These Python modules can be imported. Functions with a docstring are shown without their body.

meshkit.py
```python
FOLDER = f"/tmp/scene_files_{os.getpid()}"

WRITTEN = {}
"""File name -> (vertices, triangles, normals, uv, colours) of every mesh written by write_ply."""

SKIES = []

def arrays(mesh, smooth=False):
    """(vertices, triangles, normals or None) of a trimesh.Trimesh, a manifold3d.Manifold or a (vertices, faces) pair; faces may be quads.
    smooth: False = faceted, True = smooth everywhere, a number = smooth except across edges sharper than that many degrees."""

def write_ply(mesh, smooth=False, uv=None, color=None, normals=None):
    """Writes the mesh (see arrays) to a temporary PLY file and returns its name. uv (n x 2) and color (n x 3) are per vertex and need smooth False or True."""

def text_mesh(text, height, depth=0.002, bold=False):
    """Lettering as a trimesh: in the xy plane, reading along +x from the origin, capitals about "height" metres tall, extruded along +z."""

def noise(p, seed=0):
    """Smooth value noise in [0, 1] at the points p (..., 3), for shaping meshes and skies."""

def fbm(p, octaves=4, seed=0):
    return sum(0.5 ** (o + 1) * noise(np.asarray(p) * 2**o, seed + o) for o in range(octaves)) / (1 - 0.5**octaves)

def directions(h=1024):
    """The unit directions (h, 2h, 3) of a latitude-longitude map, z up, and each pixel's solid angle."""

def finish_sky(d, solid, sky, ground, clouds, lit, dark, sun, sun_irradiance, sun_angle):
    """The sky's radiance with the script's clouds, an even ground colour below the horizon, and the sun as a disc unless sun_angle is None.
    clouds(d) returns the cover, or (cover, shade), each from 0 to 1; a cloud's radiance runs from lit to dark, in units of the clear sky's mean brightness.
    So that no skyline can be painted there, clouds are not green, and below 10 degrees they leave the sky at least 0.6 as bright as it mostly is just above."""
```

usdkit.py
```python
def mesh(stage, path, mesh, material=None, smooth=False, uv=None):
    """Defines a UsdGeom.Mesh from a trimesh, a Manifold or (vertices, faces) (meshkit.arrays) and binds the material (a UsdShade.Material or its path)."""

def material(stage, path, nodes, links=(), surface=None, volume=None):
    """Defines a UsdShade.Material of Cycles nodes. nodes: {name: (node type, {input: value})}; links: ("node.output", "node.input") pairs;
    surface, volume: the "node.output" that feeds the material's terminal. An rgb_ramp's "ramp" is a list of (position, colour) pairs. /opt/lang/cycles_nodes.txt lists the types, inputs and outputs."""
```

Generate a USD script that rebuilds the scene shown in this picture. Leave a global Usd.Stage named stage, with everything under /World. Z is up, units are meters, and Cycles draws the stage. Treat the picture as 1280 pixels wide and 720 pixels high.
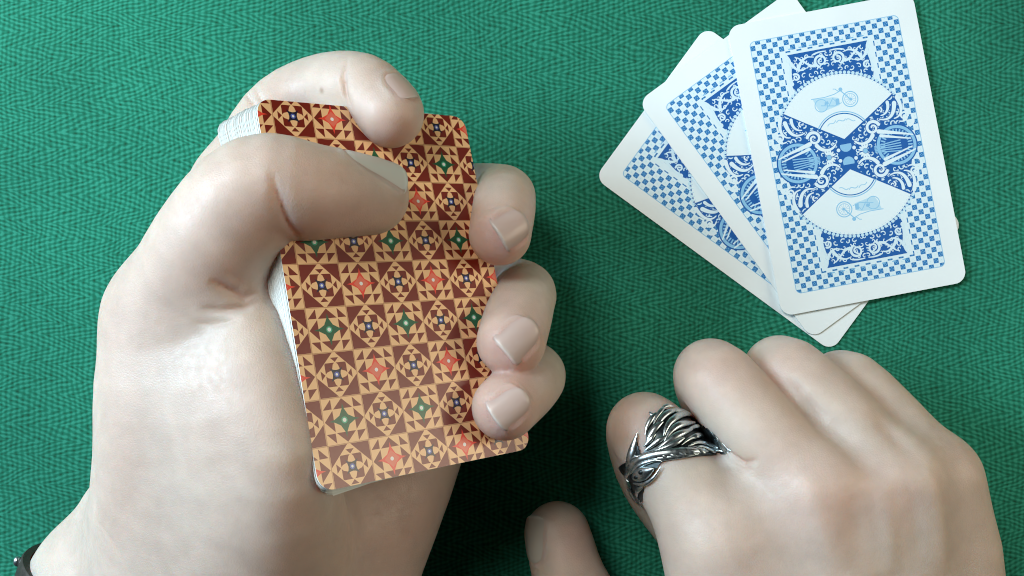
import math
import numpy as np
import trimesh
from scipy.spatial import cKDTree
from shapely import affinity
from shapely.geometry import LineString, Point, Polygon, box
from shapely.ops import unary_union
from pxr import Gf, Sdf, Usd, UsdGeom, UsdLux, UsdShade, Vt
import meshkit
import usdkit

stage = Usd.Stage.CreateInMemory()
UsdGeom.SetStageUpAxis(stage, "Z")
UsdGeom.SetStageMetersPerUnit(stage, 1.0)
UsdGeom.Xform.Define(stage, "/World")
UsdGeom.Scope.Define(stage, "/World/Looks")

# ------------------------------------------------------------------ camera, lamps, exposure
# lengths below are millimetres; MM turns them into the stage's metres
MM = 0.001
CAM_H = 281.9          # lens height over the cloth
KPX = 1160.0           # focal length in pixels of the 1280 px wide photograph
EXPOSURE = 0.45
cam = UsdGeom.Camera.Define(stage, "/World/camera")
cam.AddTranslateOp().Set(Gf.Vec3d(0, 0, CAM_H * MM))
cam.CreateFocalLengthAttr(24.0)
cam.CreateHorizontalApertureAttr(24.0 * 1280 / KPX)
cam.CreateVerticalApertureAttr(24.0 * 720 / KPX)
cam.CreateClippingRangeAttr(Gf.Vec2f(0.01, 50))
cam.CreateExposureAttr(EXPOSURE)


def rect_lamp(name, pos, target, w, h, power, color):
    """A soft rectangular lamp of w x h metres that faces target."""
    lamp = UsdLux.RectLight.Define(stage, "/World/" + name)
    p, t = np.array(pos, float), np.array(target, float)
    z = (p - t) / np.linalg.norm(p - t)
    x = np.cross([0, 1, 0.01], z)
    x /= np.linalg.norm(x)
    y = np.cross(z, x)
    m = Gf.Matrix4d(*[float(v) for v in (*x, 0, *y, 0, *z, 0, *p, 1)])
    lamp.AddTransformOp().Set(m)
    lamp.CreateWidthAttr(w)
    lamp.CreateHeightAttr(h)
    lamp.CreateIntensityAttr(power)
    lamp.CreateColorAttr(Gf.Vec3f(*color))
    return lamp


rect_lamp("window_light", (-0.60, 0.17, 0.385), (0.0, 0.0, 0.03), 0.28, 0.28, 21.5, (0.80, 1.0, 1.17))
rect_lamp("ceiling_light", (-0.44, 0.58, 0.95), (0.0, 0.0, 0.0), 0.36, 0.36, 15.0, (1.0, 0.96, 0.89))
rect_lamp("room_bounce", (0.99, 0.12, 0.46), (0.0, 0.0, 0.06), 0.42, 0.42, 6.2, (1.0, 0.88, 0.68))


# ------------------------------------------------------------------ helpers
def world_at(px, py, z):
    """The point at height z (mm) that stands on the line of sight of a measured spot of the photograph."""
    s = (CAM_H - z) / KPX
    return np.array([(px - 640) * s, (360 - py) * s, z])


used = {}


def numbered(parent, name):
    k = used.get((parent, name), 0)
    used[(parent, name)] = k + 1
    return f"{parent}/{name}" + (f"_{k:03d}" if k else "")


def tag(prim, label=None, category=None, group=None, kind=None):
    for k, v in (("label", label), ("category", category), ("group", group), ("kind", kind)):
        if v:
            prim.SetCustomDataByKey(k, v)
    return prim


def thing(name, label, category, group=None, loc=(0, 0, 0), matrix=None):
    x = UsdGeom.Xform.Define(stage, numbered("/World", name))
    if matrix is not None:
        m = np.eye(4)
        m[:3, :3] = np.array(matrix[0]).T
        m[3, :3] = np.array(matrix[1]) * MM
        x.AddTransformOp().Set(Gf.Matrix4d(*[float(v) for v in m.ravel()]))
    else:
        x.AddTranslateOp().Set(Gf.Vec3d(*[float(c) * MM for c in loc]))
    return tag(x.GetPrim(), label, category, group)


def part(name, mesh, mat, parent, smooth=False, origin=(0, 0, 0), color=None, label=None, kind=None):
    """One Mesh prim; mesh is in mm (in the parent's frame once origin is taken off)."""
    path = numbered(str(parent.GetPath()) if parent else "/World", name)
    v, f, n = meshkit.arrays(mesh, smooth)
    v = (v - np.array(origin, float)) * MM
    m = UsdGeom.Mesh.Define(stage, path)
    m.CreatePointsAttr(Vt.Vec3fArray.FromNumpy(v.astype(np.float32)))
    m.CreateFaceVertexCountsAttr(Vt.IntArray.FromNumpy(np.full(len(f), 3, np.int32)))
    m.CreateFaceVertexIndicesAttr(Vt.IntArray.FromNumpy(f.astype(np.int32).ravel()))
    m.CreateSubdivisionSchemeAttr("none")
    if n is not None:
        m.CreateNormalsAttr(Vt.Vec3fArray.FromNumpy(n.astype(np.float32)))
        m.SetNormalsInterpolation("vertex")
    if color is not None:
        UsdGeom.PrimvarsAPI(m).CreatePrimvar("tone", Sdf.ValueTypeNames.Color3fArray, "vertex").Set(Vt.Vec3fArray.FromNumpy(np.asarray(color, np.float32)))
    if mat is not None:
        UsdShade.MaterialBindingAPI.Apply(m.GetPrim()).Bind(mat)
    return tag(m.GetPrim(), label, kind=kind)


def looks(name, nodes, links, surface="p.BSDF"):
    return usdkit.material(stage, "/World/Looks/" + name, nodes, links, surface=surface)


def rounded_box_mesh(w, h, t, r, bevel=0.0, n=8):
    """A slab with rounded corners, base at z = 0."""
    outline = box(-w / 2 + r, -h / 2 + r, w / 2 - r, h / 2 - r).buffer(r, quad_segs=n)
    return trimesh.creation.extrude_polygon(outline, t)


# ------------------------------------------------------------------ materials
def cloth_material():
    """Green herringbone twill: bands of slanted yarns that turn every few millimetres, with dark pinholes between the yarns."""
    N = {
        "g": ("geometry", {}), "wn": ("noise_texture", {"scale": 22.0, "detail": 3.0}), "ws": ("vector_math", {"math_type": "scale", "scale": 0.010}),
        "wn2": ("noise_texture", {"scale": 160.0, "detail": 2.0}), "ws2": ("vector_math", {"math_type": "scale", "scale": 0.0015}), "wadd2": ("vector_math", {"math_type": "add"}),
        "wadd": ("vector_math", {"math_type": "add"}), "s": ("separate_xyz", {}),
        # zig zag over y: pingpong(y, 4.45 mm)
        "zig": ("math", {"math_type": "pingpong", "value2": 0.00445}),
        "sl": ("math", {"math_type": "multiply", "value2": 0.34}),
        "d": ("math", {"math_type": "subtract"}),
        "ph": ("math", {"math_type": "multiply", "value2": 2 * math.pi / 0.00132}),
        "sn": ("math", {"math_type": "sine"}),
        "cx": ("math", {"math_type": "multiply", "value2": 2 * math.pi / 0.00165}),
        "cs": ("math", {"math_type": "sine"}),
        "hs": ("math", {"math_type": "multiply_add", "value2": 0.22, "value3": 0.5}),
        "hh": ("math", {"math_type": "multiply_add", "value2": 0.16}),
        "fz": ("noise_texture", {"scale": 1500.0, "detail": 4.0, "roughness": 0.65}),
        "fzm": ("math", {"math_type": "multiply_add", "value2": 0.45}),
        "dm": ("mapping", {"scale": (260.0, 1100.0, 1.0)}), "dn": ("noise_texture", {"scale": 1.0, "detail": 2.0}), "dd": ("math", {"math_type": "multiply_add", "value2": 0.8, "value3": -0.37}), "df": ("math", {"math_type": "add"}),
        "r": ("rgb_ramp", {"ramp": [(0.28, (0.008, 0.064, 0.034)), (0.54, (0.010, 0.128, 0.076)), (0.80, (0.013, 0.164, 0.102)), (1.0, (0.028, 0.235, 0.156))]}),
        "big": ("noise_texture", {"scale": 9.0, "detail": 5.0, "roughness": 0.6}),
        "bigm": ("map_range", {"from_min": 0.3, "from_max": 0.7, "to_min": 0.74, "to_max": 1.2}),
        "mul": ("vector_math", {"math_type": "scale"}),
        "b": ("bump", {"strength": 0.32, "distance": 0.00036}),
        "p": ("principled_bsdf", {"roughness": 0.92, "specular_ior_level": 0.12, "sheen_weight": 0.12, "sheen_roughness": 0.5, "sheen_tint": (0.3, 0.9, 0.7)}),
    }
    L = [("g.position", "wn.vector"), ("wn.color", "ws.vector1"), ("g.position", "wadd.vector1"), ("ws.vector", "wadd.vector2"), ("g.position", "wn2.vector"), ("wn2.color", "ws2.vector1"), ("wadd.vector", "wadd2.vector1"), ("ws2.vector", "wadd2.vector2"), ("wadd2.vector", "s.vector"),
         ("s.y", "zig.value1"), ("s.x", "sl.value1"), ("sl.value", "d.value1"), ("zig.value", "d.value2"), ("d.value", "ph.value1"), ("ph.value", "sn.value1"),
         ("s.x", "cx.value1"), ("cx.value", "cs.value1"), ("sn.value", "hs.value1"), ("cs.value", "hh.value1"), ("hs.value", "hh.value3"),
         ("g.position", "fz.vector"), ("fz.fac", "fzm.value1"), ("hh.value", "fzm.value3"),
         ("g.position", "dm.vector"), ("dm.vector", "dn.vector"), ("dn.fac", "dd.value1"), ("dd.value", "df.value1"), ("fzm.value", "df.value2"), ("df.value", "r.fac"), ("g.position", "big.vector"), ("big.fac", "bigm.value"), ("r.color", "mul.vector1"), ("bigm.result", "mul.scale"),
         ("mul.vector", "p.base_color"), ("fzm.value", "b.height"), ("b.normal", "p.normal")]
    return looks("green_twill", N, L)


def skin_material():
    N = {
        "a": ("attribute", {"attribute": "tone"}),
        "g": ("geometry", {}),
        "n1": ("noise_texture", {"scale": 160.0, "detail": 4.0, "roughness": 0.6}),
        "m1": ("map_range", {"from_min": 0.25, "from_max": 0.75, "to_min": 0.90, "to_max": 1.08}),
        "mul": ("vector_math", {"math_type": "scale"}),
        "v": ("voronoi_texture", {"feature": "distance_to_edge", "scale": 1500.0}),
        "vm": ("map_range", {"from_min": 0.0, "from_max": 0.25, "to_min": 0.0, "to_max": 1.0, "clamp": True}),
        "n2": ("noise_texture", {"scale": 600.0, "detail": 3.0}),
        "add": ("math", {"math_type": "multiply_add", "value2": 0.5}),
        "b": ("bump", {"strength": 0.16, "distance": 0.00016}),
        "rr": ("map_range", {"from_min": 0.3, "from_max": 0.7, "to_min": 0.40, "to_max": 0.56}),
        "p": ("principled_bsdf", {"subsurface_method": "random_walk", "subsurface_weight": 0.55, "subsurface_scale": 0.0028, "subsurface_radius": (1.0, 0.36, 0.2), "specular_ior_level": 0.42}),
    }
    L = [("g.position", "n1.vector"), ("n1.fac", "m1.value"), ("a.color", "mul.vector1"), ("m1.result", "mul.scale"), ("mul.vector", "p.base_color"),
         ("g.position", "v.vector"), ("v.distance", "vm.value"), ("g.position", "n2.vector"), ("n2.fac", "add.value1"), ("vm.result", "add.value3"),
         ("add.value", "b.height"), ("b.normal", "p.normal"), ("n2.fac", "rr.value"), ("rr.result", "p.roughness")]
    return looks("skin", N, L)


def print_material(name, rough=0.34, coat=0.2, bump=0.12):
    N = {
        "a": ("attribute", {"attribute": "tone"}), "tc": ("texture_coordinate", {}),
        "n": ("noise_texture", {"scale": 900.0, "detail": 2.0}), "b": ("bump", {"strength": bump, "distance": 0.00006}),
        "p": ("principled_bsdf", {"roughness": rough, "coat_weight": coat, "coat_roughness": 0.22, "specular_ior_level": 0.5}),
    }
    return looks(name, N, [("a.color", "p.base_color"), ("tc.object", "n.vector"), ("n.fac", "b.height"), ("b.normal", "p.normal")])


M = {
    "cloth": cloth_material(),
    "skin": skin_material(),
    "print": print_material("card_print"),
    "blue_print": print_material("blue_card_print", 0.42, 0.1),
    "nail": looks("nail", {"a": ("attribute", {"attribute": "tone"}), "g": ("geometry", {}), "n": ("noise_texture", {"scale": 700.0}), "b": ("bump", {"strength": 0.15, "distance": 0.0001}),
                           "p": ("principled_bsdf", {"roughness": 0.33, "subsurface_weight": 0.3, "subsurface_scale": 0.001, "subsurface_radius": (1, 0.4, 0.3), "specular_ior_level": 0.35})},
                  [("a.color", "p.base_color"), ("g.position", "n.vector"), ("n.fac", "b.height"), ("b.normal", "p.normal")]),
    "card": looks("card_stock", {"g": ("geometry", {}), "n": ("noise_texture", {"scale": 60.0, "detail": 3.0}), "r": ("rgb_ramp", {"ramp": [(0.3, (0.76, 0.86, 0.88)), (0.7, (0.80, 0.90, 0.92))]}),
                                 "p": ("principled_bsdf", {"roughness": 0.42, "coat_weight": 0.1, "coat_roughness": 0.3})}, [("g.position", "n.vector"), ("n.fac", "r.fac"), ("r.color", "p.base_color")]),
    "edge": looks("deck_edge", {"g": ("texture_coordinate", {}), "m": ("mapping", {"scale": (60.0, 60.0, 2600.0)}), "n": ("noise_texture", {"scale": 1.0, "detail": 2.0}),
                                "r": ("rgb_ramp", {"ramp": [(0.3, (0.60, 0.65, 0.64)), (0.7, (0.72, 0.78, 0.77))]}), "p": ("principled_bsdf", {"roughness": 0.6})},
                  [("g.object", "m.vector"), ("m.vector", "n.vector"), ("n.fac", "r.fac"), ("r.color", "p.base_color")]),
    "silver": looks("silver", {"g": ("geometry", {}), "n": ("noise_texture", {"scale": 900.0, "detail": 3.0}), "r": ("map_range", {"from_min": 0.3, "from_max": 0.7, "to_min": 0.2, "to_max": 0.34}),
                               "p": ("principled_bsdf", {"base_color": (0.50, 0.58, 0.60), "metallic": 0.96})}, [("g.position", "n.vector"), ("n.fac", "r.value"), ("r.result", "p.roughness")]),
    "dark_silver": looks("blackened_silver", {"g": ("geometry", {}), "n": ("noise_texture", {"scale": 500.0, "detail": 3.0}), "r": ("rgb_ramp", {"ramp": [(0.3, (0.012, 0.016, 0.018)), (0.75, (0.10, 0.13, 0.14))]}),
                                              "p": ("principled_bsdf", {"metallic": 0.9, "roughness": 0.38})}, [("g.position", "n.vector"), ("n.fac", "r.fac"), ("r.color", "p.base_color")]),
    "strap": looks("dark_strap", {"g": ("geometry", {}), "n": ("noise_texture", {"scale": 400.0, "detail": 3.0}), "r": ("rgb_ramp", {"ramp": [(0.3, (0.012, 0.009, 0.007)), (0.75, (0.035, 0.026, 0.02))]}),
                                  "b": ("bump", {"strength": 0.5, "distance": 0.0004}), "p": ("principled_bsdf", {"roughness": 0.55})},
                  [("g.position", "n.vector"), ("n.fac", "r.fac"), ("r.color", "p.base_color"), ("n.fac", "b.height"), ("b.normal", "p.normal")]),
    "tape": looks("white_tape", {"g": ("geometry", {}), "n": ("noise_texture", {"scale": 900.0, "detail": 3.0}), "b": ("bump", {"strength": 0.3, "distance": 0.0002}), "p": ("principled_bsdf", {"base_color": (0.80, 0.86, 0.86), "roughness": 0.7})},
                  [("g.position", "n.vector"), ("n.fac", "b.height"), ("b.normal", "p.normal")]),
}

# ------------------------------------------------------------------ the setting: the cloth
sheet = trimesh.Trimesh([(-420, -320, 0), (420, -320, 0), (420, 320, 0), (-420, 320, 0)], [(0, 1, 2), (0, 2, 3)], process=False)
tag(part("green_cloth", sheet, M["cloth"], None), "flat green herringbone cloth on which cards and hands lie", "cloth", kind="structure")


# ------------------------------------------------------------------ flat print: polygons without overlap, in one sheet per colour set
def print_sheet(layers, clip=None, z=0.0):
    """layers: (shape, colour) from the lowest to the topmost. Returns one flat trimesh and a colour for each vertex."""
    vs, fs, cs, n = [], [], [], 0
    cover = None
    for shape, col in reversed(layers):
        shape = shape.buffer(0)
        if clip is not None:
            shape = shape.intersection(clip)
        seen = shape if cover is None else shape.difference(cover)
        cover = shape if cover is None else cover.union(shape)
        for g in getattr(seen, "geoms", [seen]):
            if g.geom_type != "Polygon" or g.area < 1e-3:
                continue
            v, f = trimesh.creation.triangulate_polygon(g, engine="earcut")
            vs.append(np.column_stack([v, np.full(len(v), z)]))
            fs.append(np.asarray(f) + n)
            cs.append(np.tile(col, (len(v), 1)))
            n += len(v)
    v, f = np.vstack(vs), np.vstack(fs)
    a, b, c = v[f[:, 0]], v[f[:, 1]], v[f[:, 2]]
    flip = np.cross(b - a, c - a)[:, 2] < 0
    f[flip] = f[flip][:, ::-1]
    return trimesh.Trimesh(v, f, process=False), np.vstack(cs)


CW, CH, CR = 57.0, 89.0, 3.6


def stroke(pts, w0, w1=None, n=None):
    """A tapering line as a polygon."""
    p = np.asarray(pts, float)
    w = np.linspace(w0, w0 if w1 is None else w1, len(p)) / 2
    t = np.gradient(p, axis=0)
    t /= np.linalg.norm(t, axis=1, keepdims=True) + 1e-9
    q = np.column_stack([-t[:, 1], t[:, 0]]) * w[:, None]
    pieces = [Polygon([p[i] + q[i], p[i + 1] + q[i + 1], p[i + 1] - q[i + 1], p[i] - q[i]]).buffer(0.015) for i in range(len(p) - 1)]
    return unary_union(pieces + [Point(p[0]).buffer(w[0]), Point(p[-1]).buffer(max(w[-1], 0.02))])


def spiral(cx, cy, r0, r1, a0, turns, n=26):
    s = np.linspace(0, 1, n)
    a = a0 + turns * 2 * math.pi * s
    r = r0 + (r1 - r0) * s ** 0.8
    return np.column_stack([cx + r * np.cos(a), cy + r * np.sin(a)])


def arc(cx, cy, r, a0, a1, n=24, ry=None):
    a = np.radians(np.linspace(a0, a1, n))
    return np.column_stack([cx + r * np.cos(a), cy + (ry or r) * np.sin(a)])


def bez(*p, n=14):
    p = np.array(p, float)
    t = np.linspace(0, 1, n)[:, None]
    if len(p) == 3:
        return (1 - t) ** 2 * p[0] + 2 * t * (1 - t) * p[1] + t ** 2 * p[2]
    return (1 - t) ** 3 * p[0] + 3 * t * (1 - t) ** 2 * p[1] + 3 * t ** 2 * (1 - t) * p[2] + t ** 3 * p[3]


def both(shapes):
    """A shape and its copy turned half a turn about the card's centre."""
    u = unary_union(shapes)
    return unary_union([u, affinity.rotate(u, 180, origin=(0, 0))])


def mirror(shapes):
    u = unary_union(shapes)
    return unary_union([u, affinity.scale(u, -1, 1, origin=(0, 0))])


def blue_back_print():
    white, pale, light = (0.74, 0.87, 0.90), (0.52, 0.76, 0.87), (0.25, 0.53, 0.77)
    blue, deep = (0.026, 0.185, 0.47), (0.012, 0.110, 0.38)
    W, H = 45.9, 77.4
    field = box(-W / 2, -H / 2, W / 2, H / 2).buffer(-1.6).buffer(1.6)
    c = W / 27
    L = [(field, (0.66, 0.83, 0.89))]
    squares, petals, dots = [], [], []
    nx, ny = 27, 46
    for i in range(nx):
        for j in range(ny):
            x, y = (i - (nx - 1) / 2) * c, (j - (ny - 1) / 2) * c
            if (i + j) % 2 == 0:
                squares.append(box(x - c / 2, y - c / 2, x + c / 2, y + c / 2).buffer(-0.20).buffer(0.10))
                for dx, dy in ((1, 0), (-1, 0), (0, 1), (0, -1)):
                    petals.append(Point(x + dx * 0.38, y + dy * 0.38).buffer(0.13, quad_segs=2))
            else:
                dots.append(Point(x, y).buffer(0.20, quad_segs=2))
    L += [(unary_union(dots), pale), (unary_union(squares), blue), (unary_union(petals), light)]
    # the fans: apex 4.7 mm from the centre
    ap, R = 4.4, 20.3
    a0 = 33
    # the waist of dark scrollwork left and right of the two fans
    waist = Polygon([(0, 0), (-3.2, 0), *arc(-15.0, 0, 6.6, 60, 300, 30, 13.0).tolist(), (-3.2, 0)])
    tips = ap + R * math.sin(math.radians(a0))
    xt = R * math.cos(math.radians(a0))
    waist = Polygon([(0, ap), (xt, tips), (xt + 2.2, tips - 3.5), (xt + 1.4, 7), (xt + 3.4, 0), (xt + 1.4, -7), (xt + 2.2, -tips + 3.5), (xt, -tips), (0, -ap),
                     (-xt, -tips), (-xt - 2.2, -tips + 3.5), (-xt - 1.4, -7), (-xt - 3.4, 0), (-xt - 1.4, 7), (-xt - 2.2, tips - 3.5), (-xt, tips)])
    L.append((waist.buffer(0.8).buffer(-0.8), deep))
    # light scrolls over the waist, one quarter mirrored twice
    def quarter():
        s = []
        s.append(stroke(spiral(-9.0, 6.4, 0.35, 2.1, 0.6, 1.35), 0.45, 0.95))
        s.append(stroke(bez((-10.6, 5.0), (-13.5, 4.2), (-17, 3.4), (-20.6, 2.2)), 1.3, 0.35))
        s.append(stroke(bez((-11.0, 3.6), (-13.5, 2.9), (-16, 2.2), (-19.8, 1.2)), 0.9, 0.3))
        s.append(stroke(bez((-3.0, 3.4), (-4.8, 1.4), (-7.4, 2.2), (-8.6, 4.2)), 0.5, 1.2))
        s.append(stroke(bez((-11.5, 8.6), (-14.5, 7.4), (-16.2, 9.0), (-16.8, 12.6)), 0.3, 1.3))
        s.append(stroke(bez((-12.2, 9.6), (-13.6, 9.6), (-15.0, 10.8), (-14.8, 13.2)), 0.3, 1.0))
        s.append(stroke(bez((-16.0, 8.0), (-18.6, 8.2), (-19.2, 11.0), (-17.9, 14.2)), 0.3, 1.2))
        s.append(stroke(spiral(-19.0, 8.3, 0.2, 1.25, 2.0, 1.2), 0.35, 0.6))
        s.append(stroke(bez((-17.4, 6.9), (-19.4, 6.2), (-20.6, 7.6), (-19.9, 10.2)), 0.35, 0.7))
        s.append(stroke(spiral(-11.9, 11.5, 0.15, 0.9, 3.5, 1.1), 0.25, 0.5))
        s.append(stroke(bez((-20.2, 4.9), (-21.6, 5.2), (-22.0, 6.4), (-21.4, 8.0)), 0.4, 0.7))
        for k in range(5):
            a = 0.35 + k * 0.42
            s.append(affinity.rotate(affinity.scale(Point(0, 0).buffer(0.5, quad_segs=3), 1.5, 0.62), math.degrees(a), origin=(0, 0)))
            s[-1] = affinity.translate(s[-1], -5.6 + 1.5 * math.cos(a), 1.5 * math.sin(a))
        s.append(Point(-2.4, 1.6).buffer(0.55))
        s.append(Point(-1.2, 2.6).buffer(0.4))
        return unary_union(s)
    q = quarter()
    q0 = unary_union([q, affinity.scale(q, 1, -1, origin=(0, 0))])
    # small comma curls that fill the dark ground between the big scrolls
    rg = np.random.default_rng(11)
    curls = []
    for gx_ in np.arange(-23.5, -2.0, 2.05):
        for gy_ in np.arange(0.9, 15.5, 1.95):
            x_, y_ = gx_ + rg.uniform(-0.35, 0.35), gy_ + rg.uniform(-0.3, 0.3)
            a_ = math.atan2(y_, x_ + 4) + rg.choice([-0.9, 0.7, 1.5])
            curls.append(stroke(spiral(x_, y_, 0.12, rg.uniform(0.75, 1.05), a_, rg.choice([-0.75, 0.75]), 12), 0.16, 0.42))
    curls = unary_union(curls)
    curls = unary_union([curls, affinity.scale(curls, 1, -1, origin=(0, 0))]).intersection(waist.buffer(-0.35)).difference(q0.buffer(0.22))
    L.append((mirror([curls]), (0.60, 0.80, 0.88)))
    disc = Point(-15.2, 0).buffer(6.4, quad_segs=12)
    L.append((mirror([disc]), deep))
    L.append((mirror([Point(-15.2, 0).buffer(6.0, quad_segs=12).difference(Point(-15.2, 0).buffer(5.1, quad_segs=12))]), light))
    ticks = [stroke([(-15.2 + 3.7 * math.cos(a), 3.7 * math.sin(a)), (-15.2 + 4.7 * math.cos(a), 4.7 * math.sin(a))], 0.42) for a in np.linspace(0, 2 * math.pi, 30)[:-1]]
    L.append((mirror(ticks), light))
    L.append((mirror([q0]), (0.68, 0.84, 0.90)))
    spokes = [stroke(bez((-8.5, y * 0.5), (-12, y * 0.8), (-16.5, y)), 0.30) for y in (-1.9, -1.1, -0.3, 0.5, 1.3)]
    L.append((mirror(spokes), light))
    L.append((mirror([Point(-5.6, 0).buffer(0.7)]), light))
    # fans
    fan = lambda r0, r1, e=0: Polygon(arc(0, ap, r1, a0 + e, 180 - a0 - e, 40).tolist() + ([(0, ap)] if r0 == 0 else arc(0, ap, r0, 180 - a0 - e, a0 + e, 40).tolist()))
    lace = [Point(0 + (R + 0.15) * math.cos(a), ap + (R + 0.15) * math.sin(a)).buffer(0.52, quad_segs=3) for a in np.radians(np.linspace(a0, 180 - a0, 33))]
    # scroll panel above each fan
    panel = Polygon([(-12.8, 32.6), (12.8, 32.6), (12.2, 30.6), (13.2, 27.0), (12.4, 19.8), (-12.4, 19.8), (-13.2, 27.0), (-12.2, 30.6)])
    clear_pad = box(-14.0, 19.5, 14.0, 33.4)
    L.append((both([clear_pad]), (0.66, 0.83, 0.89)))
    L.append((both([stroke([(x, 34.35), (x + 0.9, 34.35)], 0.35) for x in np.linspace(-11.5, 10.5, 8)]), light))
    L.append((both([Polygon([(-12.6, 32.7), (12.6, 32.7), (12.1, 31.4), (12.8, 24.0), (11.8, 20.6), (-11.8, 20.6), (-12.8, 24), (-12.1, 31.4)])]), deep))
    ps = []
    ps.append(stroke(spiral(-2.6, 29.2, 0.3, 1.9, 1.0, 1.5), 0.35, 0.8))
    ps.append(stroke(bez((-4.2, 28.2), (-6.4, 27.4), (-7.6, 30.4), (-9.6, 31.4)), 0.9, 0.3))
    ps.append(stroke(bez((-5.2, 30.8), (-6.8, 31.6), (-8.6, 30.2), (-9.6, 28.4)), 0.3, 1.0))
    ps.append(stroke(spiral(-10.9, 25.6, 0.2, 1.1, 0.2, 1.3), 0.3, 0.6))
    ps.append(stroke(bez((-7.4, 27.8), (-9.2, 27.0), (-10.6, 27.6), (-11.6, 30.0)), 0.3, 0.9))
    ps.append(stroke(bez((-12.6, 32.5), (-10.6, 29.8), (-13.2, 27.8), (-12.4, 23.6)), 0.6, 0.9))
    ps.append(stroke(bez((-0.6, 31.8), (-1.6, 31.9), (-3.0, 32.0), (-4.4, 31.5)), 0.3, 0.5))
    for gx_ in np.arange(-12.2, -0.4, 1.9):
        for gy_ in np.arange(22.0, 32.5, 1.8):
            x_, y_ = gx_ + rg.uniform(-0.3, 0.3), gy_ + rg.uniform(-0.3, 0.3)
            ps.append(stroke(spiral(x_, y_, 0.1, rg.uniform(0.6, 0.9), rg.uniform(0, 6.28), rg.choice([-0.7, 0.7]), 11), 0.14, 0.36))
    L.append((both([mirror(ps)]), (0.62, 0.81, 0.89)))
    L.append((both([fan(0, R + 0.2)]), deep))
    L.append((both(lace), pale))
    L.append((both([fan(0, R - 0.35, 0.6)]), (0.72, 0.86, 0.90)))
    lacing = [Point((R - 0.7) * math.cos(a), ap + (R - 0.7) * math.sin(a)).buffer(0.18, quad_segs=2) for a in np.radians(np.linspace(a0 + 3, 177 - a0, 32))]
    L.append((both(lacing), pale))
    # straight fan edges and the small double arc
    L.append((both([stroke([(0, ap), (xt, tips)], 0.42, 0.18), stroke([(0, ap), (-xt, tips)], 0.42, 0.18)]), deep))
    L.append((both([stroke(arc(0, ap, 8.6, a0, 180 - a0), 0.28)]), light))
    L.append((both([stroke(arc(0, ap, 8.0, a0, 180 - a0), 0.30)]), blue))
    sq = [stroke(bez((-4.2, ap + 5.0), (-3.2, ap + 6.4), (-2.6, ap + 4.6), (-1.6, ap + 6.2)), 0.25), stroke(bez((-1.4, ap + 5.6), (-0.2, ap + 7.0), (0.4, ap + 4.8), (1.4, ap + 6.2)), 0.28),
          stroke(bez((1.6, ap + 5.8), (2.6, ap + 6.8), (3.0, ap + 4.8), (4.2, ap + 5.2)), 0.25)]
    L.append((both(sq), (0.36, 0.62, 0.80)))
    L.append((both([Point(0, ap - 1.9).buffer(1.75).intersection(box(-3, ap - 4, 3, ap - 1.3))]), light))
    # a sketched motorcycle in each fan
    my = ap + 12.2
    bike_body = [Polygon([(-7.2, my + 1.5), (-1.0, my + 1.1), (0.4, my + 0.6), (0.6, my - 1.6), (-2.5, my - 2.2), (-5.5, my - 2.8), (-6.4, my - 1.2)])]
    L.append((both(bike_body), (0.46, 0.71, 0.85)))
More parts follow.
